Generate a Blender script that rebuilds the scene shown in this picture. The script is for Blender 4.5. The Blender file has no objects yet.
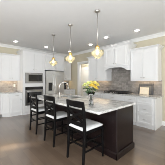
import bpy, bmesh, math, random
from mathutils import Vector, Matrix

random.seed(7)
PI = math.pi
S = bpy.context.scene
COL = S.collection

# ------------------------------------------------------------------ camera
cd = bpy.data.cameras.new('camera')
cam = bpy.data.objects.new('camera', cd)
COL.objects.link(cam)
cd.sensor_width = 36.0
cd.lens = 36.0 * 130.0 / 165.0
cd.shift_y = -2.5 / 165.0
cd.clip_start = 0.05
cam.location = (0, 0, 1.40)
cam.rotation_euler = (PI / 2, 0, math.radians(-42.9))
S.camera = cam

# ------------------------------------------------------------------ world, sun, daylight, exposure
w = bpy.data.worlds.new('world')
S.world = w
w.use_nodes = True
bg = w.node_tree.nodes['Background']
bg.inputs[0].default_value = (0.86, 0.93, 1.0, 1)
bg.inputs[1].default_value = 1.2

def sun(direction, strength, angle, color):
    l = bpy.data.lights.new('sun', 'SUN')
    l.energy = strength; l.angle = angle; l.color = color
    o = bpy.data.objects.new('sun', l); COL.objects.link(o)
    o.rotation_euler = Vector(direction).to_track_quat('-Z', 'Y').to_euler()
    o.location = (-6, 3, 5)

def area(name, loc, target, sx, sy, energy, color):
    l = bpy.data.lights.new(name, 'AREA')
    l.shape = 'RECTANGLE'; l.size = sx; l.size_y = sy; l.energy = energy; l.color = color
    o = bpy.data.objects.new(name, l); COL.objects.link(o)
    o.location = loc
    o.rotation_euler = (Vector(target) - Vector(loc)).to_track_quat('-Z', 'Y').to_euler()

sun((3.38, -1.60, -1.75), 9.0, 0.05, (1.0, 0.93, 0.82))
# daylight arriving through the three windows of the room behind the camera
area('daylight_front_window', (-0.4, -3.05, 1.45), (-0.2, 3.6, 0.4), 2.6, 1.8, 105, (0.96, 0.98, 1.0))
area('daylight_front_window', (2.6, -3.05, 1.45), (2.6, 2.2, 2.4), 2.0, 1.8, 36, (0.96, 0.98, 1.0))
area('hall_fill', (5.0, 5.1, 2.72), (5.7, 5.7, 1.0), 0.5, 0.9, 45, (1.0, 0.97, 0.92))
area('daylight_left_window', (-2.45, 1.7, 1.45), (0.6, 2.4, 0.0), 2.0, 1.7, 120, (0.96, 0.98, 1.0))

# added fill light pointing up, there only to brighten the ceiling
area('ceiling_fill', (-0.7, -0.9, 1.25), (0.0, 0.5, 3.6), 3.0, 3.0, 125, (0.88, 0.955, 1.0))

S.view_settings.view_transform = 'Standard'
S.view_settings.look = 'None'
S.view_settings.gamma = 1.0
S.view_settings.use_curve_mapping = False
S.view_settings.exposure = 0.09
S.cycles.use_denoising = True
S.cycles.filter_width = 0.85
S.cycles.max_bounces = 10
S.cycles.diffuse_bounces = 6
S.cycles.transmission_bounces = 8
S.cycles.sample_clamp_indirect = 4.0
S.cycles.caustics_refractive = False
S.cycles.caustics_reflective = False

# ------------------------------------------------------------------ materials
def nodes_of(name):
    m = bpy.data.materials.new(name)
    m.use_nodes = True
    nt = m.node_tree
    return m, nt, nt.nodes['Principled BSDF']

def ramp(nt, stops):
    r = nt.nodes.new('ShaderNodeValToRGB')
    e = r.color_ramp.elements
    while len(e) < len(stops): e.new(0.5)
    for i, (p, c) in enumerate(stops):
        e[i].position = p; e[i].color = (*c, 1)
    return r

def tex_coord(nt, scale=(1, 1, 1), rot=(0, 0, 0), swap=None):
    tc = nt.nodes.new('ShaderNodeTexCoord')
    out = tc.outputs['Object']
    if swap:
        s = nt.nodes.new('ShaderNodeSeparateXYZ'); c = nt.nodes.new('ShaderNodeCombineXYZ')
        nt.links.new(out, s.inputs[0])
        for i, ax in enumerate(swap): nt.links.new(s.outputs['XYZ'.index(ax)], c.inputs[i])
        out = c.outputs[0]
    mp = nt.nodes.new('ShaderNodeMapping')
    mp.inputs['Scale'].default_value = scale; mp.inputs['Rotation'].default_value = rot
    nt.links.new(out, mp.inputs[0])
    return mp.outputs[0]

def noise(nt, vec, scale, detail=4, rough=0.5):
    n = nt.nodes.new('ShaderNodeTexNoise')
    n.inputs['Scale'].default_value = scale; n.inputs['Detail'].default_value = detail
    n.inputs['Roughness'].default_value = rough
    nt.links.new(vec, n.inputs['Vector'])
    return n.outputs['Fac']

def bump(nt, fac, bsdf, strength=0.1, dist=0.005):
    b = nt.nodes.new('ShaderNodeBump')
    b.inputs['Strength'].default_value = strength; b.inputs['Distance'].default_value = dist
    nt.links.new(fac, b.inputs['Height']); nt.links.new(b.outputs[0], bsdf.inputs['Normal'])

def painted(name, col, rough=0.45, var=0.03, scale=6.0, metallic=0.0, spec=0.5, coat=0.0):
    m, nt, b = nodes_of(name)
    f = noise(nt, tex_coord(nt), scale)
    r = ramp(nt, [(0.3, tuple(max(0, c * (1 - var)) for c in col)), (0.7, tuple(min(1, c * (1 + var)) for c in col))])
    nt.links.new(f, r.inputs[0]); nt.links.new(r.outputs[0], b.inputs['Base Color'])
    b.inputs['Roughness'].default_value = rough; b.inputs['Metallic'].default_value = metallic
    b.inputs['Specular IOR Level'].default_value = spec; b.inputs['Coat Weight'].default_value = coat
    return m

def emissive(name, col, strength):
    m, nt, b = nodes_of(name)
    b.inputs['Base Color'].default_value = (*col, 1)
    b.inputs['Emission Color'].default_value = (*col, 1)
    b.inputs['Emission Strength'].default_value = strength
    return m

def glass(name, col, rough, ior=1.45, trans=1.0):
    m, nt, b = nodes_of(name)
    b.inputs['Base Color'].default_value = (*col, 1)
    b.inputs['Roughness'].default_value = rough; b.inputs['IOR'].default_value = ior
    b.inputs['Transmission Weight'].default_value = trans
    return m

M = {}
M['wall'] = painted('beige wall paint', (0.57, 0.52, 0.40), 0.7, 0.015)
M['ceiling'] = painted('white ceiling paint', (0.80, 0.80, 0.80), 0.8, 0.01)
M['trim'] = painted('white trim paint', (0.84, 0.84, 0.83), 0.4, 0.01)
M['cab'] = painted('white cabinet lacquer', (0.76, 0.76, 0.76), 0.35, 0.01)
M['toe'] = painted('grey toe kick', (0.30, 0.28, 0.26), 0.6, 0.03)
M['espresso'] = painted('espresso stained wood', (0.011, 0.0062, 0.0065), 0.28, 0.25, 9, spec=0.28)
M['black'] = painted('black painted wood', (0.0045, 0.0042, 0.0045), 0.4, 0.2, 8, spec=0.12)
M['cushion'] = painted('pale grey leather', (0.74, 0.75, 0.75), 0.5, 0.04, 20)
M['nickel'] = painted('brushed nickel', (0.56, 0.54, 0.51), 0.34, 0.05, 30, 1.0)
M['gold'] = painted('warm brass', (0.85, 0.58, 0.20), 0.3, 0.05, 30, 1.0)
M['blackglass'] = painted('black glass', (0.012, 0.012, 0.014), 0.08, 0.05)
M['iron'] = painted('black cast iron', (0.018, 0.018, 0.018), 0.5, 0.2, 40)
M['plastic'] = painted('white plastic', (0.85, 0.84, 0.80), 0.4, 0.01)
M['darkgrey'] = painted('charcoal grey wood', (0.095, 0.095, 0.10), 0.45, 0.15, 14)
M['midgrey'] = painted('dark grey board', (0.16, 0.155, 0.15), 0.5, 0.12, 14)
M['cream'] = painted('cream board', (0.82, 0.73, 0.58), 0.5, 0.04, 12)
M['rose_lime'] = painted('lime yellow petals', (0.70, 0.74, 0.28), 0.5, 0.12, 25)
M['rose_yellow'] = painted('yellow petals', (0.82, 0.70, 0.18), 0.5, 0.12, 25)
M['rose_gold'] = painted('golden petals', (0.80, 0.60, 0.10), 0.5, 0.12, 25)
M['leaf'] = painted('green leaves', (0.045, 0.12, 0.03), 0.45, 0.3, 25)
M['vase'] = glass('clear glass', (0.97, 0.98, 0.98), 0.02)
M['water'] = glass('water', (0.97, 0.99, 0.99), 0.0, 1.33)
M['amber'] = glass('honey seeded glass', (1.0, 0.94, 0.70), 0.12, 1.12, 0.58)
M['bulb'] = emissive('warm bulb', (1.0, 0.90, 0.74), 38)
M['downlight'] = emissive('downlight lens', (1.0, 0.95, 0.87), 25)
M['strip'] = emissive('warm light strip', (1.0, 0.74, 0.45), 14)

def steel_mat(name, c0, c1, rough):
    m, nt, b = nodes_of(name)
    v = tex_coord(nt, (60, 60, 1.2))
    f = noise(nt, v, 3, 3)
    r = ramp(nt, [(0.3, c0), (0.7, c1)])
    nt.links.new(f, r.inputs[0]); nt.links.new(r.outputs[0], b.inputs['Base Color'])
    b.inputs['Metallic'].default_value = 1.0; b.inputs['Roughness'].default_value = rough
    return m
M['steel'] = steel_mat('brushed stainless steel', (0.66, 0.66, 0.65), (0.84, 0.84, 0.82), 0.36)
M['darksteel'] = steel_mat('darker stainless steel', (0.30, 0.30, 0.30), (0.42, 0.42, 0.41), 0.32)

def floor_mat():
    m, nt, b = nodes_of('dark oak planks')
    v = tex_coord(nt, swap='YXZ')
    br = nt.nodes.new('ShaderNodeTexBrick')
    nt.links.new(v, br.inputs['Vector'])
    br.offset = 0.37; br.offset_frequency = 3
    br.inputs['Scale'].default_value = 1.0
    br.inputs['Brick Width'].default_value = 1.35; br.inputs['Row Height'].default_value = 0.125
    br.inputs['Mortar Size'].default_value = 0.0014; br.inputs['Mortar Smooth'].default_value = 0.2
    br.inputs['Bias'].default_value = 0.0
    br.inputs['Color1'].default_value = (0.118, 0.081, 0.056, 1)
    br.inputs['Color2'].default_value = (0.166, 0.117, 0.083, 1)
    br.inputs['Mortar'].default_value = (0.080, 0.055, 0.040, 1)
    g = noise(nt, tex_coord(nt, (14, 0.7, 1)), 2.4, 5, 0.55)
    r = ramp(nt, [(0.3, (0.92, 0.91, 0.90)), (0.7, (1.06, 1.06, 1.06))])
    nt.links.new(g, r.inputs[0])
    mx = nt.nodes.new('ShaderNodeMix'); mx.data_type = 'RGBA'; mx.blend_type = 'MULTIPLY'
    mx.inputs['Factor'].default_value = 1.0
    nt.links.new(br.outputs['Color'], mx.inputs['A']); nt.links.new(r.outputs[0], mx.inputs['B'])
    nt.links.new(mx.outputs['Result'], b.inputs['Base Color'])
    rr = ramp(nt, [(0.3, (0.28, 0.28, 0.28)), (0.7, (0.34, 0.34, 0.34))])
    nt.links.new(g, rr.inputs[0]); nt.links.new(rr.outputs[0], b.inputs['Roughness'])
    b.inputs['Coat Weight'].default_value = 1.0; b.inputs['Coat Roughness'].default_value = 0.16
    return m
M['floor'] = floor_mat()

def granite_mat():
    m, nt, b = nodes_of('pale grey granite')
    v = tex_coord(nt)
    a = noise(nt, v, 9, 6, 0.65)
    ra = ramp(nt, [(0.30, (0.36, 0.355, 0.35)), (0.46, (0.60, 0.595, 0.58)), (0.60, (0.74, 0.735, 0.72)), (0.75, (0.82, 0.815, 0.80))])
    nt.links.new(a, ra.inputs[0])
    s = noise(nt, v, 95, 3, 0.7)
    rs = ramp(nt, [(0.38, (0.35, 0.34, 0.33)), (0.52, (1, 1, 1))])
    nt.links.new(s, rs.inputs[0])
    mx = nt.nodes.new('ShaderNodeMix'); mx.data_type = 'RGBA'; mx.blend_type = 'MULTIPLY'
    mx.inputs['Factor'].default_value = 0.8
    nt.links.new(ra.outputs[0], mx.inputs['A']); nt.links.new(rs.outputs[0], mx.inputs['B'])
    nt.links.new(mx.outputs['Result'], b.inputs['Base Color'])
    b.inputs['Roughness'].default_value = 0.16
    return m
M['granite'] = granite_mat()

def tile_mat(name, swap, c1, c2, mortar):
    m, nt, b = nodes_of(name)
    v = tex_coord(nt, swap=swap)
    br = nt.nodes.new('ShaderNodeTexBrick')
    nt.links.new(v, br.inputs['Vector'])
    br.inputs['Scale'].default_value = 1.0
    br.inputs['Brick Width'].default_value = 0.15; br.inputs['Row Height'].default_value = 0.075
    br.inputs['Mortar Size'].default_value = 0.003
    br.inputs['Color1'].default_value = (*c1, 1); br.inputs['Color2'].default_value = (*c2, 1)
    br.inputs['Mortar'].default_value = (*mortar, 1)
    g = noise(nt, v, 14, 5, 0.6)
    r = ramp(nt, [(0.3, (0.75, 0.74, 0.73)), (0.7, (1.18, 1.18, 1.18))])
    nt.links.new(g, r.inputs[0])
    mx = nt.nodes.new('ShaderNodeMix'); mx.data_type = 'RGBA'; mx.blend_type = 'MULTIPLY'
    mx.inputs['Factor'].default_value = 1.0
    nt.links.new(br.outputs['Color'], mx.inputs['A']); nt.links.new(r.outputs[0], mx.inputs['B'])
    nt.links.new(mx.outputs['Result'], b.inputs['Base Color'])
    b.inputs['Roughness'].default_value = 0.35
    bump(nt, br.outputs['Fac'], b, -0.3, 0.003)
    return m
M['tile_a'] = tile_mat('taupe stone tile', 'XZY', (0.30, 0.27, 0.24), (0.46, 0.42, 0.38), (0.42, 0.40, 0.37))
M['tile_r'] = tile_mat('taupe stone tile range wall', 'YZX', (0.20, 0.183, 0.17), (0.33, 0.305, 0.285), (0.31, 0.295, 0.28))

# ------------------------------------------------------------------ mesh helpers
def B(): return bmesh.new()

def box(bm, lo, hi, bev=0.0, seg=1, mat=None):
    t = bmesh.new()
    bmesh.ops.create_cube(t, size=1.0)
    for v in t.verts:
        v.co = Vector((lo[i] + (v.co[i] + 0.5) * (hi[i] - lo[i]) for i in range(3)))
    if bev > 0:
        bmesh.ops.bevel(t, geom=list(t.edges), offset=bev, segments=seg, affect='EDGES', profile=0.5)
    if mat: t.transform(mat)
    merge(bm, t)
    return bm

def merge(bm, t):
    me = bpy.data.meshes.new('tmp'); t.to_mesh(me); t.free()
    bm.from_mesh(me); bpy.data.meshes.remove(me)

def lathe(bm, prof, n=24, at=(0, 0, 0), mat=None):
    t = bmesh.new(); rings = []
    for r, z in prof:
        if r < 1e-5: rings.append([t.verts.new((0, 0, z))])
        else: rings.append([t.verts.new((r * math.cos(2 * PI * k / n), r * math.sin(2 * PI * k / n), z)) for k in range(n)])
    for a, b in zip(rings, rings[1:]):
        for k in range(n):
            k2 = (k + 1) % n
            q = []
            for v in (a[k % len(a)], a[k2 % len(a)], b[k2 % len(b)], b[k % len(b)]):
                if v not in q: q.append(v)
            if len(q) > 2: t.faces.new(q)
    if mat: t.transform(mat)
    t.transform(Matrix.Translation(at))
    merge(bm, t)
    return bm

def tube(bm, pts, r, n=10, cap=True):
    pts = [Vector(p) for p in pts]
    rr = r if isinstance(r, (list, tuple)) else [r] * len(pts)
    up = None; rings = []
    for i, p in enumerate(pts):
        d = (pts[min(i + 1, len(pts) - 1)] - pts[max(i - 1, 0)]).normalized()
        if up is None: up = d.orthogonal().normalized()
        up = (up - d * up.dot(d)).normalized()
        s = d.cross(up)
        rings.append([bm.verts.new(p + (up * math.cos(2 * PI * k / n) + s * math.sin(2 * PI * k / n)) * rr[i]) for k in range(n)])
    for a, b in zip(rings, rings[1:]):
        for k in range(n): bm.faces.new((a[k], a[(k + 1) % n], b[(k + 1) % n], b[k]))
    if cap:
        bm.faces.new(rings[0][::-1]); bm.faces.new(rings[-1])
    return bm

def bar(bm, p0, p1, wx, wy, wx1=None, wy1=None):
    """square section bar from p0 to p1, section axes world x and y (mostly vertical bars)"""
    wx1 = wx if wx1 is None else wx1; wy1 = wy if wy1 is None else wy1
    p0 = Vector(p0); p1 = Vector(p1)
    a = [bm.verts.new(p0 + Vector((sx * wx / 2, sy * wy / 2, 0))) for sx, sy in ((-1, -1), (1, -1), (1, 1), (-1, 1))]
    b = [bm.verts.new(p1 + Vector((sx * wx1 / 2, sy * wy1 / 2, 0))) for sx, sy in ((-1, -1), (1, -1), (1, 1), (-1, 1))]
    for k in range(4): bm.faces.new((a[k], a[(k + 1) % 4], b[(k + 1) % 4], b[k]))
    bm.faces.new(a[::-1]); bm.faces.new(b)
    return bm

def prism(bm, poly, h0, h1, axis='z'):
    """extrude a 2D polygon; axis z: (x,y) poly; axis y: (x,z) poly along y; axis x: (y,z) poly along x"""
    def P(p, h):
        return {'z': (p[0], p[1], h), 'y': (p[0], h, p[1]), 'x': (h, p[0], p[1])}[axis]
    a = [bm.verts.new(P(p, h0)) for p in poly]; b = [bm.verts.new(P(p, h1)) for p in poly]
    n = len(poly)
    for k in range(n): bm.faces.new((a[k], a[(k + 1) % n], b[(k + 1) % n], b[k]))
    bm.faces.new(a[::-1]); bm.faces.new(b)
    return bm

def obj(name, bm, mat, parent=None, smooth=False, bevel=0.0):
    bmesh.ops.recalc_face_normals(bm, faces=bm.faces)
    me = bpy.data.meshes.new(name); bm.to_mesh(me); bm.free()
    me.materials.append(M[mat] if isinstance(mat, str) else mat)
    if smooth:
        for p in me.polygons: p.use_smooth = True
    o = bpy.data.objects.new(name, me); COL.objects.link(o)
    if parent: o.parent = parent
    if bevel:
        b = o.modifiers.new('edge', 'BEVEL'); b.width = bevel; b.segments = 2; b.limit_method = 'ANGLE'
    return o

def tag(o, label, cat, group=None, kind=None):
    o['label'] = label; o['category'] = cat
    if group: o['group'] = group
    if kind: o['kind'] = kind
    return o

def thing(name, label, cat, loc=(0, 0, 0), rz=0.0, group=None):
    o = bpy.data.objects.new(name, None); COL.objects.link(o)
    o.location = loc; o.rotation_euler = (0, 0, rz)
    o.empty_display_size = 0.1
    return tag(o, label, cat, group)

def copy_tree(o, label, loc, group=None):
    def rec(a, parent):
        c = a.copy(); COL.objects.link(c)
        if parent: c.parent = parent
        for ch in list(a.children): rec(ch, c)
        return c
    r = rec(o, None); r.location = loc; r['label'] = label
    if group: r['group'] = group
    return r

def struct(name, bm, mat, label, cat, parent=None, smooth=False):
    o = obj(name, bm, mat, parent, smooth)
    if parent is None: tag(o, label, cat, kind='structure')
    return o

# ------------------------------------------------------------------ room
CEIL = 2.85
XR, YA, XL, YF = 4.55, 6.10, -2.60, -3.20
T = 0.14
OP0, OP1, OPZ = 4.31, 5.18, 2.25           # cased opening in the range wall
HX = 5.75                                   # back wall of the hall beyond it
struct('floor', box(B(), (XL - T, YF - T, -0.1), (HX + T, 7.6, 0)), 'floor', 'dark brown wood plank floor', 'floor')
struct('ceiling', box(B(), (XL - T, YF - T, CEIL), (HX + T, 7.6, CEIL + 0.1)), 'ceiling', 'flat white ceiling with round recessed lights', 'ceiling')
struct('wall_back', box(B(), (XL - T, YA, 0), (XR, YA + T, CEIL)), 'wall', 'beige wall behind the oven tower and the refrigerator', 'wall')
bm = B()
box(bm, (XR, YF - T, 0), (XR + T, OP0, CEIL)); box(bm, (XR, OP1, 0), (XR + T, YA + T, CEIL)); box(bm, (XR, OP0, OPZ), (XR + T, OP1, CEIL))
struct('wall_right', bm, 'wall', 'beige wall behind the range hood with a cased opening', 'wall')

def window_wall(name, axis, fixed, sgn, a0, a1, holes, label):
    bm = B()
    def bb(u0, u1, z0, z1):
        f0, f1 = sorted((fixed, fixed + sgn * T))
        if axis == 'x': box(bm, (u0, f0, z0), (u1, f1, z1))
        else: box(bm, (f0, u0, z0), (f1, u1, z1))
    u = a0
    for h0, h1, z0, z1 in holes:
        bb(u, h0, 0, CEIL); bb(h0, h1, 0, z0); bb(h0, h1, z1, CEIL); u = h1
    bb(u, a1, 0, CEIL)
    struct(name, bm, 'wall', label, 'wall')

def window(n, axis, fixed, sgn, h0, h1, z0, z1, nv, label):
    bm = B()
    f0, f1 = sorted((fixed + sgn * 0.04, fixed + sgn * 0.10))
    def bb(u0, u1, a, b, g0=f0, g1=f1):
        if axis == 'x': box(bm, (u0, g0, a), (u1, g1, b))
        else: box(bm, (g0, u0, a), (g1, u1, b))
    for u0, u1, a, b in ((h0, h0 + .05, z0, z1), (h1 - .05, h1, z0, z1), (h0, h1, z0, z0 + .05), (h0, h1, z1 - .05, z1)): bb(u0, u1, a, b)
    for k in range(1, nv):
        c = h0 + (h1 - h0) * k / nv; bb(c - .02, c + .02, z0, z1)
    o = struct('window_%d' % n, bm, 'trim', label, 'window')

window_wall('wall_front', 'x', YF, -1, XL - T, XR, [(-1.7, 0.9, 0.55, 2.35), (1.6, 3.6, 0.55, 2.35)], 'beige wall with two wide windows behind the viewer')
window(1, 'x', YF, -1, -1.7, 0.9, 0.55, 2.35, 3, 'wide white framed window in the wall behind the viewer')
window(2, 'x', YF, -1, 1.6, 3.6, 0.55, 2.35, 2, 'narrower white framed window in the wall behind the viewer')
window_wall('wall_left', 'y', XL, -1, YF, YA, [(0.6, 2.8, 0.55, 2.35), (4.46, 4.80, 1.44, 2.04)], 'beige wall with windows facing the range wall')
window(3, 'y', XL, -1, 0.6, 2.8, 0.55, 2.35, 3, 'wide white framed window in the side wall')
window(4, 'y', XL, -1, 4.46, 4.80, 1.44, 2.04, 1, 'small window added in the side wall to shape the sun patch')  # unseen opening, sized and placed to drop the sun patch on the floor

# hall beyond the cased opening
struct('wall_hall', box(B(), (HX, 3.4, 0), (HX + T, 7.6, CEIL)), 'wall', 'beige hall wall seen through the cased opening', 'wall')
bm = B(); box(bm, (XR + T, 3.4, 0), (HX, 3.5, CEIL)); box(bm, (XR + T, 7.5, 0), (HX, 7.6, CEIL)); box(bm, (XR, YA + T, 0), (XR + T, 7.5, CEIL))
struct('wall_hall_end', bm, 'wall', 'beige end walls closing the hall', 'wall')

# crown mouldings, profile out from the wall (o) and down from the ceiling
CR = [(0, 0), (0.10, 0), (0.10, -0.015), (0.075, -0.03), (0.045, -0.055), (0.022, -0.085), (0.022, -0.10), (0, -0.10)]
struct('trim_1', prism(B(), [(YA - o, CEIL + z) for o, z in CR], XL, XR, 'x'), 'trim', 'white crown moulding above the oven tower wall', 'moulding')
struct('trim_2', prism(B(), [(XR - o, CEIL + z) for o, z in CR], YF, YA, 'y'), 'trim', 'white crown moulding above the range wall', 'moulding')
BBP = [(0, 0), (0.016, 0), (0.016, 0.11), (0.008, 0.135), (0, 0.135)]
struct('baseboard_right', prism(B(), [(XR - o, z) for o, z in BBP], YF, 1.27, 'y'), 'trim', 'white baseboard along the range wall beside the last drawer base', 'baseboard')
struct('baseboard_left', prism(B(), [(XL + o, z) for o, z in BBP], YF, YA, 'y'), 'trim', 'white baseboard along the side wall', 'baseboard')

# casing of the opening
bm = B()
cw = 0.09
box(bm, (XR - 0.022, OP1, 0), (XR, OP1 + cw, OPZ + cw), 0.004); box(bm, (XR - 0.022, OP0 - cw, 0), (XR, OP0, OPZ + cw), 0.004)
box(bm, (XR - 0.026, OP0 - cw - .01, OPZ), (XR, OP1 + cw + .01, OPZ + cw + .01), 0.004)
box(bm, (XR, OP1 - 0.02, 0), (XR + T, OP1, OPZ)); box(bm, (XR, OP0, 0), (XR + T, OP0 + 0.02, OPZ)); box(bm, (XR, OP0, OPZ - 0.02), (XR + T, OP1, OPZ))
struct('trim_3', bm, 'trim', 'white casing around the opening to the hall', 'casing')

# hall door
D0, D1, DZ = 5.40, 6.35, 2.12
bm = B()
cx = HX - 0.02
box(bm, (cx, D1, 0), (HX, D1 + .09, DZ + .09)); box(bm, (cx, D0 - .09, 0), (HX, D0, DZ + .09)); box(bm, (cx, D0, DZ), (HX, D1, DZ + .09))
struct('trim_4', bm, 'trim', 'white casing around the hall door', 'casing')
bm = B()
box(bm, (HX - 0.012, D0, 0.01), (HX - 0.002, D1, DZ))
for a, b in ((D0, D0 + .12), (D1 - .12, D1)): box(bm, (HX - .026, a, 0.01), (HX - .012, b, DZ), 0.003)
for a, b in ((0.01, .24), (.95, 1.10), (DZ - .13, DZ)): box(bm, (HX - .026, D0 + .12, a), (HX - .012, D1 - .12, b), 0.003)
dr = struct('door_1', bm, 'trim', 'white panelled door at the back of the hall', 'door')
obj('door_handle', lathe(B(), [(0, 0), (.025, 0), (.025, .006), (.01, .01), (.01, .03), (.026, .045), (.022, .06), (0, .065)], 16, (HX - .026, D0 + .07, .98), Matrix.Rotation(-PI / 2, 4, 'Y')), 'nickel', dr, True)

# ------------------------------------------------------------------ cabinet builder: local x = viewer's right, y = into the wall, front at y=0
def shaker(w, h, mat=None, fr=0.058):
    bm = B()
    fr = min(fr, h * 0.28)
    box(bm, (0, 0.011, 0), (w, 0.020, h))
    for lo, hi in (((0, 0, 0), (fr, .011, h)), ((w - fr, 0, 0), (w, .011, h)), ((fr, 0, 0), (w - fr, .011, fr)), ((fr, 0, h - fr), (w - fr, .011, h))):
        box(bm, lo, hi)
    return bm

def knob_bm(x, z):
    return lathe(B(), [(0, 0), (.006, 0), (.006, .014), (.015, .019), (.015, .026), (.008, .031), (0, .032)], 14, (x, 0, z), Matrix.Rotation(PI / 2, 4, 'X'))

def pull_bm(x, z, L=0.11):
    bm = B()
    pts = [(x - L / 2 + L * k / 10, -0.012 - 0.016 * math.sin(PI * k / 10), z) for k in range(11)]
    tube(bm, [(x - L / 2, 0.0, z)] + pts + [(x + L / 2, 0.0, z)], 0.0065, 8)
    return bm

def front(root, kind, x0, x1, z0, z1, h):
    """door or drawer front with its knob or pull; h = (knob|pull, x, z) in cabinet coordinates"""
    g = 0.005
    bm = shaker(x1 - x0 - 2 * g, z1 - z0 - 2 * g)
    bm.transform(Matrix.Translation((x0 + g, -0.020, z0 + g)))
    d = obj(kind, bm, 'cab', root)
    if h:
        k, hx, hz = h
        hb = knob_bm(hx, hz) if k == 'knob' else pull_bm(hx, hz)
        hb.transform(Matrix.Translation((0, -0.020, 0)))
        obj('knob' if k == 'knob' else 'pull', hb, 'nickel', d, True)
    return d

def crown(root, w, d, z, L=True, R=True, h=0.08, out=0.06, base_out=0.0):
    prof = [(0.0, 0), (0.012, 0), (0.012, 0.015), (0.022, 0.03), (out - 0.012, h - 0.022), (out, h - 0.015), (out, h), (0, h)]
    bm = B(); rings = []
    for o, zz in prof:
        l = -o if L else 0; r = w + o if R else w
        rings.append([bm.verts.new(p) for p in ((l, d, z + zz), (l, -o - base_out, z + zz), (r, -o - base_out, z + zz), (r, d, z + zz))])
    for a, b in zip(rings, rings[1:]):
        for k in range(4): bm.faces.new((a[k], a[(k + 1) % 4], b[(k + 1) % 4], b[k]))
    bm.faces.new(rings[0][::-1]); bm.faces.new(rings[-1])
    return obj('crown_molding', bm, 'cab', root)

def upper(label, loc, rz, w, d, z0, z1, ndoors, group, L=True, R=True):
    """wall cabinet; z1 = top of the crown"""
    t = thing('wall_cabinet', label, 'cabinet', loc, rz, group)
    zt = z1 - 0.08
    bm = B()
    box(bm, (0, 0, z0), (w, d, zt))
    obj('body', bm, 'cab', t)
    bm = B(); box(bm, (0.0, 0.004, z0 - 0.03), (w, 0.024, z0), 0.003)
    box(bm, (0.0, .024, z0 - .03), (.018, d, z0)); box(bm, (w - .018, .024, z0 - .03), (w, d, z0))
    obj('light_rail', bm, 'cab', t)
    dw = (w - 0.02) / ndoors
    for k in range(ndoors):
        x0 = 0.01 + k * dw
        kx = x0 + dw - 0.045 if k % 2 == 0 else x0 + 0.045
        if ndoors == 1: kx = x0 + 0.045
        front(t, 'door', x0, x0 + dw, z0 + 0.01, zt - 0.012, ('knob', kx, z0 + 0.075))
    crown(t, w, d, zt, L, R)
    return t

def base(label, loc, rz, w, d, spec, group, toe=0.06, end_panel=None):
    """base cabinet to z 0.885"""
    t = thing('base_cabinet', label, 'cabinet', loc, rz, group)
    bm = B()
    box(bm, (0, 0, 0.09), (w, d, 0.885)); obj('body', bm, 'cab', t)
    obj('toe_kick', box(B(), (0.0, toe, 0), (w, d, 0.09)), 'cab' if toe < 0.03 else 'toe', t)
    for s in spec: front(t, *s)
    return t

def rot(face): return {'-y': 0.0, '-x': -PI / 2}[face]

# ------------------------------------------------------------------ range wall (faces -x, local x runs towards -y)
RR = -PI / 2
GU, GB = 'white wall cabinets', 'white base cabinets'
WX = XR - 0.002
upper('white two door wall cabinet to the right of the range hood', (4.19, 2.118, 0), RR, 0.83, WX - 4.19, 1.40, 2.43, 2, GU, False, True)
upper('white wall cabinet between the range hood and the cased opening', (4.19, 4.12, 0), RR, 1.00, WX - 4.19, 1.40, 2.43, 2, GU, True, False)

# range hood
H = thing('range_hood', 'white wooden range hood with arched valance above the gas cooktop', 'range hood', (4.02, 3.118, 0), RR)
hw, hd = 0.996, WX - 4.02
ZT = 2.56
obj('body', box(B(), (0, 0.024, 1.90), (hw, hd, ZT)), 'cab', H)
bm = B()
n = 24
poly = [(0, 1.90), (0, 1.735), (0.05, 1.735)]
for k in range(n + 1):
    u = k / n
    x = 0.05 + (hw - 0.10) * u
    e = min(1.0, 1 - abs(2 * u - 1) ** 3.2)
    poly.append((x, 1.745 + 0.105 * e))
poly += [(hw - 0.05, 1.735), (hw, 1.735), (hw, 1.90)]
prism(bm, poly, 0.0, 0.024, 'y')
obj('valance', bm, 'cab', H)
bm = B(); box(bm, (0, 0.024, 1.735), (0.02, hd, 1.90)); box(bm, (hw - .02, .024, 1.735), (hw, hd, 1.90)); box(bm, (0, 0, 1.90), (hw, .024, ZT)); obj('frame', bm, 'cab', H)
obj('liner', box(B(), (0.022, .03, 1.87), (hw - .022, hd - .01, 1.899)), 'steel', H)
for k in range(2):
    x0 = 0.07 + k * (hw - 0.14) / 2
    front(H, 'door', x0, x0 + (hw - 0.14) / 2, 1.935, ZT - 0.035, ('knob', hw / 2 - 0.045 + 0.09 * k, 1.99))
obj('shelf_molding', box(B(), (-0.0, -0.022, 1.885), (hw, 0.0, 1.915), 0.006), 'cab', H)
crown(H, hw, hd, ZT, True, True, 0.09, 0.065)

# bases on the range wall
FX = 3.925
bw = WX - FX
def drawers(x0, x1): 
    c = (x0 + x1) / 2
    return [('drawer', x0, x1, .70, .875, ('pull', c, .79)), ('drawer', x0, x1, .40, .695, ('pull', c, .55)), ('drawer', x0, x1, .10, .395, ('pull', c, .25))]
def drawer_doors(x0, x1, n):
    c = (x0 + x1) / 2
    r = [('drawer', x0, x1, .70, .875, ('pull', c, .79))]
    wv = (x1 - x0) / n
    for k in range(n):
        a = x0 + k * wv
        r.append(('door', a, a + wv, .10, .695, ('knob', a + wv - .045 if k % 2 == 0 else a + .045, .63)))
    return r
base('white three drawer base cabinet at the open end of the range wall', (FX, 1.80, 0), RR, 0.51, bw, drawers(.015, .475), GB, 0.02)
base('white base cabinet between the cooktop base and the end drawers', (FX, 2.198, 0), RR, 0.396, bw, drawer_doors(.01, .386, 1), GB, 0.02)
base('white wide drawer base cabinet directly below the gas cooktop', (FX, 3.118, 0), RR, 0.918, bw, drawers(.01, .908), GB, 0.02)
base('white base cabinet left of the cooktop beside the cased opening', (FX, 4.12, 0), RR, 1.00, bw, drawer_doors(.01, .50, 1) + drawer_doors(.50, .99, 1), GB, 0.02)
ep = tag(obj('end_panel', box(B(), (FX, 1.262, 0), (WX, 1.288, 0.885), 0.003), 'cab'), 'flat white side panel closing the open end of the range wall cabinets', 'panel')

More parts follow.
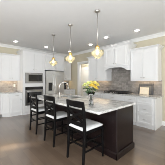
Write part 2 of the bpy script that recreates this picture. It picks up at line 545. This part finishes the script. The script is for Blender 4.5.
ct = tag(obj('countertop', box(B(), (3.885, 1.235, 0.887), (WX, 4.14, 0.925), 0.006, 2), 'granite'), 'grey granite countertop along the range wall under the hood', 'countertop')
bsp = B(); box(bsp, (XR - 0.014, 1.27, 0.926), (XR, 2.118, 1.395)); box(bsp, (XR - .014, 2.12, .926), (XR, 3.116, 1.89)); box(bsp, (XR - .014, 3.118, .926), (XR, 4.19, 1.395))
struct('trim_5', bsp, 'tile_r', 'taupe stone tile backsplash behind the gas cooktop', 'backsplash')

# gas cooktop
G = thing('gas_cooktop', 'black gas cooktop with cast iron grates set in the countertop', 'cooktop', (4.22, 2.655, 0.925))
obj('body', box(B(), (-0.26, -0.455, 0.0), (0.26, 0.455, 0.014), 0.004), 'blackglass', G)
for j in range(3):
    y0 = -0.44 + j * 0.295
    bm = B()
    for x in (-0.20, -0.07, 0.07, 0.22): box(bm, (x - .008, y0, .040), (x + .008, y0 + .285, .060))
    for y in (y0, y0 + .14, y0 + .273): box(bm, (-.21, y, .044), (.23, y + .012, .060))
    for x in (-.205, .215):
        for y in (y0 + .004, y0 + .277): box(bm, (x - .007, y - .006, .014), (x + .007, y + .008, .042))
    obj('grate', bm, 'iron', G)
for x, y in ((-.10, -.30), (.12, -.30), (0.02, 0), (-.10, .30), (.12, .30)):
    obj('burner', lathe(B(), [(0, .014), (.05, .014), (.05, .022), (.036, .024), (.036, .031), (0, .032)], 20, (x, y, 0)), 'iron', G, True)
for k in range(5):
    obj('control_knob', lathe(B(), [(0, .014), (.018, .014), (.016, .032), (0, .033)], 16, (-.237, -.14 + .07 * k, 0)), 'nickel', G, True)

# leaning tray and board
def lean(name, label, cat, loc, rz, ang, w, h, parts):
    t = thing(name, label, cat, loc, rz)
    t.rotation_euler = (ang, 0, rz)
    for nm, bm, m in parts(w, h): obj(nm, bm, m, t, bevel=0.003)
    return t
def tray_parts(w, h):
    bm = B(); f = 0.05
    for lo, hi in (((-w / 2, -.03, 0), (-w / 2 + f, 0, h)), ((w / 2 - f, -.03, 0), (w / 2, 0, h)), ((-w / 2 + f, -.03, 0), (w / 2 - f, 0, f * .6)), ((-w / 2 + f, -.03, h - f), (w / 2 - f, 0, h))): box(bm, lo, hi)
    yield 'frame', bm, 'darkgrey'
    yield 'backing', box(B(), (-w / 2 + f, -.012, f * .6), (w / 2 - f, -.002, h - f)), 'midgrey'
def board_parts(w, h):
    yield 'board', box(B(), (-w / 2, -.014, 0), (w / 2, 0, h), 0.004), 'cream'
    bm = B()
    for lo, hi in (((-w / 2 - .008, -.018, 0), (-w / 2, .002, h)), ((w / 2, -.018, 0), (w / 2 + .008, .002, h)), ((-w / 2 - .008, -.018, h), (w / 2 + .008, .002, h + .008))): box(bm, lo, hi)
    yield 'edging', bm, 'cream'
lean('picture_frame', 'dark grey wide framed panel leaning against the tile backsplash', 'frame', (4.46, 1.735, 0.926), RR, -math.radians(11), 0.46, 0.35, tray_parts)
lean('plaque', 'small blank cream board propped against the dark grey framed panel', 'board', (4.395, 1.755, 0.926), RR, -math.radians(11), 0.27, 0.225, board_parts)

# ------------------------------------------------------------------ oven wall (faces -y)
WY = YA - 0.002
upper('white two door wall cabinet directly beside the oven tower', (1.115, 5.765, 0), 0, 0.66, WY - 5.765, 1.40, 2.43, 2, GU, False, False)
upper('white two door wall cabinet at the outer end of the oven wall', (0.453, 5.765, 0), 0, 0.66, WY - 5.765, 1.40, 2.43, 2, GU, True, False)
upper('white wall cabinet in the corner to the right of the refrigerator', (3.752, 5.765, 0), 0, 0.74, WY - 5.765, 1.40, 2.43, 2, GU, False, False)

base('white base cabinet with one drawer and door beside the oven tower', (1.345, 5.475, 0), 0, 0.433, WY - 5.475, drawer_doors(.04, .42, 1), GB, 0.025)
base('white shallow base cabinet running to the outer end of the oven wall', (0.30, 5.735, 0), 0, 0.78, WY - 5.735, drawer_doors(.02, .39, 1) + drawer_doors(.39, .76, 1), GB, 0.025)
ang = math.atan2(-(5.735 - 5.475), (1.345 - 1.082))
t = thing('base_cabinet', 'white angled corner base cabinet with a tall door near the oven tower', 'cabinet', (1.082, 5.735, 0), ang, GB)
aw = math.hypot(.26, .263)
bm = B(); prism(bm, [(0, 0), (aw, 0), (aw * .5, aw * .49)], 0.09, .885); obj('body', bm, 'cab', t)
bm = B(); prism(bm, [(0.028, .018), (aw - .028, .018), (aw * .5, aw * .47)], 0, .09); obj('toe_kick', bm, 'cab', t)
front(t, 'door', .02, aw - .02, .10, .875, ('knob', aw - .06, .80))

bm = B()
prism(bm, [(0.28, 5.70), (1.07, 5.70), (1.335, 5.44), (1.777, 5.44), (1.777, WY), (0.28, WY)], 0.887, 0.925)
tag(obj('countertop', bm, 'granite', bevel=0.006), 'grey granite countertop on the angled cabinets beside the oven tower', 'countertop')
struct('trim_6', box(B(), (0.28, YA - .014, .926), (1.778, YA, 1.395)), 'tile_a', 'taupe stone tile backsplash beside the oven tower', 'backsplash')

O = thing('wall_outlet', 'white power outlet on the tile backsplash beside the oven tower', 'outlet', (1.66, YA - .014, 1.16))
obj('cover_plate', box(B(), (-.036, -.007, -.058), (.036, 0, .058), .003), 'plastic', O)
for z in (-.022, .022): obj('socket', box(B(), (-.017, -.010, z - .015), (.017, -.006, z + .015), .003), 'plastic', O)

# oven tower
TX0, TX1, TY = 1.78, 2.705, 5.38
tw, td = TX1 - TX0, WY - TY
t = thing('oven_cabinet', 'tall white cabinet tower holding the microwave and the oven', 'cabinet', (TX0, TY, 0))
bm = B()
s0, s1 = 0.085, tw - 0.085
for lo, hi in (((0, 0, .09), (s0, td, 2.54)), ((s1, 0, .09), (tw, td, 2.54)), ((s0, 0, .09), (s1, td, .36)), ((s0, 0, 1.12), (s1, td, 1.265)), ((s0, 0, 1.70), (s1, td, 2.54)), ((s0, td - .02, .36), (s1, td, 1.70))): box(bm, lo, hi)
obj('body', bm, 'cab', t)
obj('toe_kick', box(B(), (0, .03, 0), (tw, td, .09)), 'cab', t)
front(t, 'door', .03, tw / 2, 1.76, 2.51, ('knob', tw / 2 - .05, 1.83)); front(t, 'door', tw / 2, tw - .03, 1.76, 2.51, ('knob', tw / 2 + .05, 1.83))
front(t, 'drawer', .03, tw - .03, .11, .34, ('pull', tw / 2, .24))
crown(t, tw, td, 2.54, True, False)

def appliance(name, label, cat, z0, z1):
    return thing(name, label, cat, (TX0 + s0 + .004, TY, z0))
aw_ = s1 - s0 - .008
m_ = appliance('microwave', 'stainless built in microwave in the tower above the oven', 'microwave', 1.268, 1.69)
hh = 1.695 - 1.268
obj('body', box(B(), (.005, .0, .0), (aw_ - .005, .40, hh - .003)), 'darkgrey', m_)
bm = B()
for lo, hi in (((0, -.022, 0), (.12, 0, hh)), ((aw_ - .05, -.022, 0), (aw_, 0, hh)), ((.12, -.022, 0), (aw_ - .05, 0, .075)), ((.12, -.022, hh - .075), (aw_ - .05, 0, hh))): box(bm, lo, hi)
obj('trim_frame', bm, 'darksteel', m_)
obj('door_window', box(B(), (.12, -.018, .075), (aw_ - .22, -.001, hh - .075)), 'blackglass', m_)
obj('control_panel', box(B(), (aw_ - .218, -.019, .075), (aw_ - .05, -.001, hh - .075)), 'iron', m_)
bm = B(); tube(bm, [(.15, -.022, hh - .045), (.15, -.05, hh - .045), (aw_ - .24, -.05, hh - .045), (aw_ - .24, -.022, hh - .045)], .008, 8); obj('handle', bm, 'steel', m_, True)

o_ = appliance('oven', 'stainless wall oven in the tower below the microwave', 'oven', .365, 1.115)
hh = 1.115 - .365
obj('body', box(B(), (.005, 0, 0), (aw_ - .005, .55, hh - .004)), 'darkgrey', o_)
obj('control_panel', box(B(), (0, -.022, hh - .11), (aw_, 0, hh), .003), 'blackglass', o_)
bm = B()
for lo, hi in (((0, -.028, 0), (.07, 0, hh - .115)), ((aw_ - .07, -.028, 0), (aw_, 0, hh - .115)), ((.07, -.028, 0), (aw_ - .07, 0, .12)), ((.07, -.028, hh - .225), (aw_ - .07, 0, hh - .115))): box(bm, lo, hi)
dd = obj('door', bm, 'darksteel', o_)
obj('window', box(B(), (.07, -.024, .12), (aw_ - .07, -.002, hh - .225)), 'blackglass', dd)
bm = B(); tube(bm, [(.06, -.028, hh - .17), (.06, -.07, hh - .17), (aw_ - .06, -.07, hh - .17), (aw_ - .06, -.028, hh - .17)], .011, 10); obj('handle', bm, 'steel', dd, True)

# refrigerator and its surround
FX0, FX1 = 2.735, 3.705
t = thing('refrigerator_cabinet', 'white cabinet with two doors bridging over the refrigerator', 'cabinet', (TX1 + .002, TY, 0))
fw = 3.750 - TX1 - .002
bm = B()
box(bm, (0, 0, 1.85), (fw, td, 2.54)); box(bm, (fw - .024, 0, 0), (fw, td, 1.85)); box(bm, (0, .03, 0), (.02, td, 1.85))
obj('body', bm, 'cab', t)
front(t, 'door', .02, fw / 2, 1.90, 2.51, ('knob', fw / 2 - .05, 1.97)); front(t, 'door', fw / 2, fw - .02, 1.90, 2.51, ('knob', fw / 2 + .05, 1.97))
crown(t, fw, td, 2.54, False, True)

F = thing('refrigerator', 'stainless side by side refrigerator with dark water dispenser', 'refrigerator', (FX0, TY - .03, 0))
w_ = FX1 - FX0
fs = 0.42
obj('body', box(B(), (.005, .06, .03), (w_ - .005, td, 1.80)), 'darkgrey', F)
obj('grille', box(B(), (.01, .03, 0.0), (w_ - .01, .09, .09)), 'iron', F)
bm = B()
q0, q1, z0, z1 = .14, .34, .90, 1.28
for lo, hi in (((0, 0, .10), (q0, .06, 1.81)), ((q1, 0, .10), (fs, .06, 1.81)), ((q0, 0, .10), (q1, .06, z0)), ((q0, 0, z1), (q1, .06, 1.81))): box(bm, lo, hi)
fd = obj('door', bm, 'steel', F)
bm = B(); box(bm, (q0, .035, z0), (q1, .059, z1)); box(bm, (q0, .003, z1 - .11), (q1, .035, z1)); obj('dispenser', bm, 'iron', fd)
obj('dispenser_tray', box(B(), (q0 + .01, .005, z0), (q1 - .01, .034, z0 + .012)), 'steel', fd)
bm = B(); tube(bm, [(fs - .045, 0, .62), (fs - .045, -.05, .64), (fs - .045, -.05, 1.62), (fs - .045, 0, 1.64)], .012, 10); obj('handle', bm, 'steel', fd, True)
bd = obj('door', box(B(), (fs + .006, 0, .10), (w_, .06, 1.81), .008, 2), 'steel', F)
bm = B(); tube(bm, [(fs + .05, 0, .62), (fs + .05, -.05, .64), (fs + .05, -.05, 1.62), (fs + .05, 0, 1.64)], .012, 10); obj('handle', bm, 'steel', bd, True)

# corner counter to the right of the refrigerator
base('white base cabinet in the corner to the right of the refrigerator', (3.752, 5.475, 0), 0, 0.786, WY - 5.475, drawer_doors(.01, .39, 1) + drawer_doors(.39, .776, 1), GB, 0.03)
tag(obj('countertop', box(B(), (3.752, 5.44, .887), (XR - .03, WY, .925), .005), 'granite'), 'small granite countertop in the corner right of the refrigerator', 'countertop')
struct('trim_7', box(B(), (3.752, YA - .014, .926), (XR, YA, 1.395)), 'tile_a', 'taupe tile backsplash in the corner right of the refrigerator', 'backsplash')
cm = thing('coffee_maker', 'small black countertop appliance in the corner beside the refrigerator', 'coffee maker', (3.97, 5.68, .926))
bm = B(); box(bm, (-.10, -.13, 0), (.10, .13, .03), .006); box(bm, (-.10, .02, .03), (.10, .13, .34), .01); box(bm, (-.10, -.13, .25), (.10, .02, .36), .012); obj('body', bm, 'black', cm)
jug = obj('carafe', lathe(B(), [(0, .032), (.06, .032), (.072, .08), (.06, .15), (.045, .18), (.05, .20), (0, .20)], 20, (0, -.055, 0)), 'blackglass', cm, True)
bm = B(); tube(bm, [(.05, -.09, .18), (.09, -.125, .17), (.09, -.125, .09), (.06, -.10, .07)], .008, 8); obj('handle', bm, 'black', jug, True)

# under-cabinet light bars
def light_bar(label, lo, hi):
    c = tuple((lo[i] + hi[i]) / 2 for i in range(3))
    t = thing('light_bar', label, 'light', (c[0], c[1], hi[2]), 0, 'warm light bars under the wall cabinets')
    L = Vector(lo) - Vector(t.location); Hh = Vector(hi) - Vector(t.location)
    obj('housing', box(B(), (L.x, L.y, L.z + .010), tuple(Hh)), 'plastic', t)
    obj('lens', box(B(), (L.x + .004, L.y + .004, L.z), (Hh.x - .004, Hh.y - .004, L.z + .010)), 'strip', t)
light_bar('warm light bar under the cabinet right of the range hood', (4.40, 1.36, 1.378), (4.44, 2.06, 1.399))
light_bar('warm light bar under the cabinet left of the range hood', (4.40, 3.20, 1.378), (4.44, 4.05, 1.399))
light_bar('warm light bar under the cabinet beside the oven tower', (1.18, 5.95, 1.378), (1.72, 5.99, 1.399))
light_bar('warm light bar under the outermost cabinet of the oven wall', (.52, 5.95, 1.378), (1.05, 5.99, 1.399))
light_bar('warm light bar under the corner cabinet right of the refrigerator', (3.82, 5.95, 1.378), (4.42, 5.99, 1.399))

# ------------------------------------------------------------------ island
IX0, IX1, IY0, IY1 = 1.475, 2.665, 1.225, 3.95
BX0, BX1, BY0, BY1 = 1.985, 2.625, 1.27, 3.90
I = thing('kitchen_island', 'dark espresso wood kitchen island base under the pale granite top', 'island', (BX0, BY0, 0))
lx, ly = BX1 - BX0, BY1 - BY0
obj('side_panel', box(B(), (0.012, 0, .0), (.032, ly, .885)), 'espresso', I)
obj('end_panel', box(B(), (.032, 0.0, 0), (lx, .02, .885)), 'espresso', I)
obj('end_panel', box(B(), (.032, ly - .02, 0), (lx, ly, .885)), 'espresso', I)
obj('back_panel', box(B(), (lx - .03, .02, .09), (lx - .01, ly - .02, .885)), 'espresso', I)
for y in (-.012, ly - .068): obj('corner_post', box(B(), (0, y, 0), (.08, y + .08, .885), .004), 'espresso', I)
for k in range(1, 4):
    y = ly * k / 4
    obj('stile', box(B(), (0.002, y - .035, .12), (.012, y + .035, .885)), 'espresso', I)
bm = B()
P1 = [(0, 0), (-.016, 0), (-.016, .095), (-.006, .115), (0, .115)]
prism(bm, P1, -.03, ly + .02, 'y')
for v in bm.verts: pass
obj('base_molding', bm, 'espresso', I)
bm = B(); prism(bm, [(-.012 + y, z) for y, z in P1], -.016, lx + .004, 'x'); obj('base_molding', bm, 'espresso', I)
for k in range(5):
    y0 = .03 + k * (ly - .06) / 5; y1 = y0 + (ly - .06) / 5
    bm = shaker(y1 - y0 - .006, .76); bm.transform(Matrix.Translation((lx - .01, y0 + .003, .10)) @ Matrix.Rotation(PI / 2, 4, 'Z') @ Matrix.Translation((0, -.02, 0)))
    d = obj('door', bm, 'espresso', I)
    kb = knob_bm(0, 0); kb.transform(Matrix.Translation((lx + .01, y1 - .06, .78)) @ Matrix.Rotation(PI / 2, 4, 'Z')); obj('knob', kb, 'nickel', d, True)

# granite top with sink cut-out
def slab_hole(o, h, z0, z1):
    bm = B()
    def ring(r, z): return [bm.verts.new((x, y, z)) for x, y in ((r[0], r[1]), (r[2], r[1]), (r[2], r[3]), (r[0], r[3]))]
    ot, ob, ht, hb = ring(o, z1), ring(o, z0), ring(h, z1), ring(h, z0)
    for k in range(4):
        j = (k + 1) % 4
        bm.faces.new((ot[k], ot[j], ht[j], ht[k])); bm.faces.new((ob[k], hb[k], hb[j], ob[j]))
        bm.faces.new((ob[k], ob[j], ot[j], ot[k])); bm.faces.new((hb[k], ht[k], ht[j], hb[j]))
    return bm
SK = (2.14, 2.62, 2.54, 3.36)
tag(obj('island_countertop', slab_hole((IX0, IY0, IX1, IY1), SK, .887, .925), 'granite', bevel=.014), 'pale speckled granite island countertop carrying the flower vase', 'countertop')
sk = thing('sink', 'stainless undermount sink basin in the island countertop', 'sink', (2.34, 2.99, .886))
bm = B(); a, b = .20, .37
for lo, hi in (((-a - .012, -b - .012, -.20), (-a, b + .012, 0)), ((a, -b - .012, -.20), (a + .012, b + .012, 0)), ((-a, -b - .012, -.20), (a, -b, 0)), ((-a, b, -.20), (a, b + .012, 0)), ((-a - .012, -b - .012, -.212), (a + .012, b + .012, -.20))): box(bm, lo, hi)
obj('basin', bm, 'steel', sk)
obj('drain', lathe(B(), [(0, -.200), (.045, -.200), (.045, -.196), (.03, -.195), (0, -.198)], 20), 'nickel', sk, True)

fa = thing('faucet', 'tall arched chrome pull down faucet on the island countertop', 'faucet', (1.94, 2.99, .925))
obj('base', lathe(B(), [(0, 0), (.03, 0), (.03, .012), (.022, .02), (.022, .14), (.018, .15), (0, .15)], 20), 'nickel', fa, True)
bm = B()
dv = Vector((0.90, -0.44)).normalized()
R_ = 0.115
pts = [(0, 0, .14), (0, 0, .30)]
for k in range(1, 13):
    an = PI * k / 12
    d = R_ - R_ * math.cos(an)
    pts.append((dv.x * d, dv.y * d, .30 + R_ * math.sin(an)))
tube(bm, pts, .015, 12); obj('spout', bm, 'nickel', fa, True)
bm = B(); e = pts[-1]; tube(bm, [e, (e[0], e[1], .26), (e[0], e[1], .20)], [.016, .021, .021], 12); obj('spray_head', bm, 'nickel', fa, True)
bm = B(); tube(bm, [(0, .018, .10), (0, .05, .11), (-.01, .11, .15)], [.011, .008, .007], 8); obj('lever', bm, 'nickel', fa, True)

# ------------------------------------------------------------------ bar stools (local: faces +x, width along y, origin at floor centre)
def make_stool(label, loc):
    t = thing('bar_stool', label, 'stool', loc, 0, 'black cross back stools along the island')
    W, Dp = 0.205, 0.225
    for sy in (-1, 1):
        y = sy * W
        bm = B()
        # rear leg sweeps back above the seat
        pts = [(-Dp - .035, 0), (-Dp - .012, .30), (-Dp, .56), (-Dp - .005, .70), (-Dp - .022, .90), (-Dp - .038, 1.05)]
        sec = [(.030, .034), (.038, .040), (.044, .044), (.040, .044), (.036, .042), (.030, .038)]
        rings = []
        for (x, z), (a, b) in zip(pts, sec):
            rings.append([bm.verts.new((x + sx * a / 2, y + s2 * b / 2, z)) for sx, s2 in ((-1, -1), (1, -1), (1, 1), (-1, 1))])
        for r0, r1 in zip(rings, rings[1:]):
            for k in range(4): bm.faces.new((r0[k], r0[(k + 1) % 4], r1[(k + 1) % 4], r1[k]))
        bm.faces.new(rings[0][::-1]); bm.faces.new(rings[-1])
        obj('leg', bm, 'black', t, bevel=.004)
        bm = bar(B(), (Dp + .008, sy * (W + .006), 0), (Dp - .005, y, .545), .026, .026, .038, .038)
        obj('leg', bm, 'black', t, bevel=.004)
    bm = B()
    for lo, hi in (((-Dp + .015, -W - .014, .517), (Dp - .02, -W + .010, .572)), ((-Dp + .015, W - .010, .517), (Dp - .02, W + .014, .572)), ((Dp - .018, -W + .015, .517), (Dp + .008, W - .015, .572)), ((-Dp - .012, -W + .015, .517), (-Dp + .012, W - .015, .572))): box(bm, lo, hi, .003)
    obj('seat_frame', bm, 'black', t)
    # cushion: domed rounded slab
    bm = B()
    nx = 14
    g = []
    for i in range(nx + 1):
        row = []
        for j in range(nx + 1):
            u = -1 + 2 * i / nx; v = -1 + 2 * j / nx
            e = (1 - abs(u) ** 5) * (1 - abs(v) ** 5)
            row.append(bm.verts.new((-0.002 + u * (Dp + .012), v * (W + .010) , .594 + .032 * max(0, e) ** .5)))
        g.append(row)
    for i in range(nx):
        for j in range(nx): bm.faces.new((g[i][j], g[i + 1][j], g[i + 1][j + 1], g[i][j + 1]))
    edge = [g[i][0] for i in range(nx)] + [g[nx][j] for j in range(nx)] + [g[i][nx] for i in range(nx, 0, -1)] + [g[0][j] for j in range(nx, 0, -1)]
    low = [bm.verts.new((v.co.x, v.co.y, .572)) for v in edge]
    n = len(edge)
    for k in range(n): bm.faces.new((edge[k], edge[(k + 1) % n], low[(k + 1) % n], low[k]))
    bm.faces.new(low)
    obj('seat_cushion', bm, 'cushion', t, True)
    def rail(z0, z1, x0, x1, bow, th, y=W - .012):
        bm = B(); nn = 10; sec = []
        for k in range(nn + 1):
            v = -1 + 2 * k / nn; b = -bow * (1 - v * v)
            sec.append([bm.verts.new(p) for p in ((x0 + b - th / 2, v * y, z0), (x0 + b + th / 2, v * y, z0), (x1 + b + th / 2, v * y, z1 ), (x1 + b - th / 2, v * y, z1))])
        for a_, b_ in zip(sec, sec[1:]):
            for k in range(4): bm.faces.new((a_[k], a_[(k + 1) % 4], b_[(k + 1) % 4], b_[k]))
        bm.faces.new(sec[0][::-1]); bm.faces.new(sec[-1])
        return bm
    obj('top_rail', rail(.95, 1.055, -Dp - .028, -Dp - .040, .022, .024, W + .004), 'black', t, bevel=.004)
    obj('lower_rail', rail(.635, .70, -Dp - .005, -Dp - .008, .015, .02), 'black', t)
    obj('middle_rail', rail(.885, .915, -Dp - .020, -Dp - .023, .018, .02), 'black', t)
    for sy in (-1, 1):
        bm = B(); nn = 12; sec = []
        for k in range(nn + 1):
            u = k / nn
            v = sy * (-1 + 2 * u); y = v * (W - .014); z = .70 + .185 * u
            x = -Dp - .006 - .012 * u - .016 * (1 - v * v) + sy * .004
            dy, dz = sy * 2 * (W - .014), .185
            l = math.hypot(dy, dz); ny, nz = -dz / l * .023, dy / l * .023
            sec.append([bm.verts.new(p) for p in ((x - .007, y - ny, z - nz), (x + .007, y - ny, z - nz), (x + .007, y + ny, z + nz), (x - .007, y + ny, z + nz))])
        for a_, b_ in zip(sec, sec[1:]):
            for k in range(4): bm.faces.new((a_[k], a_[(k + 1) % 4], b_[(k + 1) % 4], b_[k]))
        bm.faces.new(sec[0][::-1]); bm.faces.new(sec[-1])
        obj('cross_slat', bm, 'black', t)
    for sy in (-1, 1):
        for z in (.235, .40): obj('stretcher', box(B(), (-Dp - .012, sy * W - .009, z - .014), (Dp - .002, sy * W + .009, z + .014), .003), 'black', t)
    obj('stretcher', box(B(), (Dp - .012, -W, .20 - .017), (Dp + .012, W, .20 + .017), .003), 'black', t)
    obj('stretcher', box(B(), (-Dp - .028, -W, .33 - .014), (-Dp - .006, W, .33 + .014), .003), 'black', t)
    return t

SX = 1.665
st = make_stool('black cross back stool with pale seat at the near corner of the island', (SX, 1.705, 0))
copy_tree(st, 'black cross back stool with pale seat in the middle of the three', (SX, 2.60, 0))
copy_tree(st, 'black cross back stool farthest along the island, closest to the oven tower', (SX, 3.47, 0))

# ------------------------------------------------------------------ vase and roses
VX, VY, VZ = 1.76, 1.66, .925
V = thing('vase', 'clear glass vase of yellow roses on the island countertop', 'vase', (VX, VY, VZ))
outer = [(0, 0), (.046, 0), (.048, .006), (.042, .05), (.044, .12), (.056, .19), (.074, .250), (.071, .250), (.053, .19), (.041, .12), (.039, .05), (.042, .016), (0, .014)]
obj('glass_body', lathe(B(), outer, 32), 'vase', V, True)
obj('water', lathe(B(), [(0, .0165), (.040, .0175), (.0378, .05), (.0395, .11), (0, .11)], 32), 'water', V, True)

def rose_bloom(R, seed):
    rnd = random.Random(seed); bm = B()
    for lay in range(5):
        rl = R * (0.28 + 0.18 * lay); npet = 3 + lay; hgt = R * (1.25 - 0.10 * lay); op = 0.1 + 0.17 * lay
        for p in range(npet):
            a0 = 2 * PI * p / npet + lay * 0.7 + rnd.uniform(-.15, .15)
            wd = 2.3 * PI / npet * .62; g = []
            for i in range(6):
                u = i / 5; row = []
                for j in range(6):
                    v = -1 + 2 * j / 5
                    an = a0 + v * wd * (0.45 + .55 * math.sin(PI * min(u * .75 + .12, 1)))
                    r = rl * (0.25 + .75 * math.sin(PI / 2 * min(1, u * 1.3))) + op * R * .5 * u ** 3
                    z = hgt * (u - .13 * u * v * v) - R * .55 - .12 * R * lay * u ** 4
                    row.append(bm.verts.new((r * math.cos(an), r * math.sin(an), z)))
                g.append(row)
            for i in range(5):
                for j in range(5): bm.faces.new((g[i][j], g[i + 1][j], g[i + 1][j + 1], g[i][j + 1]))
    lathe(bm, [(0, -.62 * R), (.3 * R, -.55 * R), (.42 * R, -.2 * R), (.36 * R, .3 * R), (0, .45 * R)], 12)
    return bm

def leaf_bm(p, d, L, wd):
    bm = B(); d = Vector(d).normalized(); s = d.cross(Vector((0, 0, 1))).normalized(); up = s.cross(d); g = []
    for i in range(7):
        u = i / 6; c = Vector(p) + d * (L * u) + up * (-.25 * L * u * u); h = wd * math.sin(PI * min(1, u * .93 + .04)) * .5
        g.append([bm.verts.new(c - s * h + up * h * .35), bm.verts.new(c), bm.verts.new(c + s * h + up * h * .35)])
    for a, b in zip(g, g[1:]):
        for j in range(2): bm.faces.new((a[j], b[j], b[j + 1], a[j + 1]))
    return bm

# right in view = (cos42.9, -sin42.9); towards viewer = (-sin42.9, -cos42.9)
rv = Vector((.7325, -.6807, 0)); tv = Vector((-.6807, -.7325, 0))
roses = [  # right, toward, height above counter, radius, material, label
    (-.115, .03, .395, .045, 'rose_lime', 'lime yellow rose at the far left of the bouquet'),
    (-.055, .06, .425, .046, 'rose_lime', 'pale lime rose upper left in the bouquet, facing forward'),
    (-.075, -.02, .345, .041, 'rose_lime', 'small lime rose low on the left of the bouquet'),
    (.000, .00, .435, .043, 'rose_yellow', 'yellow rose at the top centre of the bouquet'),
    (.015, .07, .385, .045, 'rose_gold', 'deep golden rose at the front centre of the bouquet'),
    (.065, .02, .430, .046, 'rose_yellow', 'yellow rose at the upper right of the bouquet'),
    (.115, .01, .395, .043, 'rose_yellow', 'yellow rose at the far right of the bouquet'),
    (.085, .05, .345, .040, 'rose_gold', 'golden rose low on the right of the bouquet'),
    (-.02, -.08, .405, .043, 'rose_yellow', 'yellow rose at the back of the bouquet'),
]
for i, (r_, t_, h_, R, m, lab) in enumerate(roses):
    base_p = Vector((VX, VY, VZ))
    head = rv * r_ + tv * t_ + Vector((0, 0, h_))
    foot = -(rv * r_ + tv * t_) * .14 + Vector((0, 0, .022))
    neck = (rv * r_ + tv * t_).normalized() * min(.032, math.hypot(r_, t_)) + Vector((0, 0, .225)) if math.hypot(r_, t_) > .001 else Vector((0, 0, .225))
    t = thing('rose', lab, 'flower', base_p, 0, 'yellow roses in the glass vase')
    tilt = (head - neck).to_track_quat('Z', 'Y').to_matrix().to_4x4()
    bm = rose_bloom(R, i); bm.transform(Matrix.Translation(head) @ tilt); obj('bloom', bm, m, t, True)
    bm = B(); tube(bm, [foot, foot.lerp(neck, .6), neck, neck.lerp(head, .6), head - (head - neck).normalized() * R * .5], .0032, 6); obj('stem', bm, 'leaf', t, True)
    rnd = random.Random(40 + i)
    for k in range(4):
        a = rnd.uniform(0, 2 * PI); p = neck.lerp(head, rnd.uniform(.15, .65))
        outd = (rv * r_ + tv * t_)
        d = Vector((math.cos(a), math.sin(a), rnd.uniform(-.1, .3))) + outd * 6
        obj('leaf', leaf_bm(p, d, rnd.uniform(.07, .10), rnd.uniform(.036, .05)), 'leaf', t, True)

# ------------------------------------------------------------------ pendants (origin at the ceiling)
def make_pendant(label, loc):
    t = thing('pendant_lamp', label, 'lamp', loc, 0, 'honey glass pendants above the island')
    obj('canopy', lathe(B(), [(0, 0), (.062, 0), (.062, -.012), (.05, -.024), (.012, -.032), (0, -.034)], 28), 'nickel', t, True)
    bm = B(); tube(bm, [(0, 0, -.03), (0, 0, -.72)], .006, 8); obj('rod', bm, 'nickel', t, True)
    obj('socket_cap', lathe(B(), [(0, -.712), (.012, -.712), (.016, -.725), (.036, -.735), (.045, -.755), (.045, -.790), (.036, -.795), (0, -.795)], 24), 'gold', t, True)
    pr = [(.040, -.785), (.042, -.800), (.060, -.818), (.098, -.840), (.126, -.865), (.133, -.890), (.124, -.918), (.096, -.948), (.066, -.972), (.055, -.990)]
    inner = [(r - .003, z) for r, z in reversed(pr)]
    obj('glass_shade', lathe(B(), pr + inner, 32), 'amber', t, True)
    obj('bulb', lathe(B(), [(0, -.795), (.012, -.795), (.014, -.820), (.030, -.855), (.033, -.88), (.024, -.908), (0, -.918)], 20), 'bulb', t, True)
    return t
p = make_pendant('honey glass pendant lamp nearest the flower vase', (2.09, 1.79, CEIL))
copy_tree(p, 'honey glass pendant lamp in the middle of the three above the island', (2.09, 2.72, CEIL))
copy_tree(p, 'honey glass pendant lamp closest to the oven tower', (2.16, 3.70, CEIL))

# ------------------------------------------------------------------ recessed ceiling lights
def make_downlight(label, loc):
    t = thing('recessed_light', label, 'ceiling light', loc, 0, 'recessed ceiling lights')
    obj('trim_ring', lathe(B(), [(.062, 0), (.090, 0), (.090, -.006), (.082, -.010), (.062, -.006), (.062, 0)], 32), 'plastic', t, True)
    obj('lens', lathe(B(), [(0, -.001), (.062, -.001), (.062, -.005), (0, -.007)], 32), 'downlight', t, True)
    return t
spots = [
    (1.48, 5.28, 'round recessed light in the ceiling before the cabinets left of the oven tower'),
    (2.72, 5.25, 'round recessed light in the ceiling in front of the oven tower'),
    (4.00, 5.25, 'round recessed light in the ceiling corner between refrigerator and cased opening'),
    (3.85, 3.66, 'round recessed light in the ceiling by the cabinet left of the hood'),
    (3.60, 2.69, 'round recessed light in the ceiling in front of the range hood'),
    (3.75, 1.70, 'round recessed light in the ceiling before the cabinet right of the hood'),
]
d0 = None
for x, y, lab in spots:
    if d0 is None: d0 = make_downlight(lab, (x, y, CEIL))
    else: copy_tree(d0, lab, (x, y, CEIL))
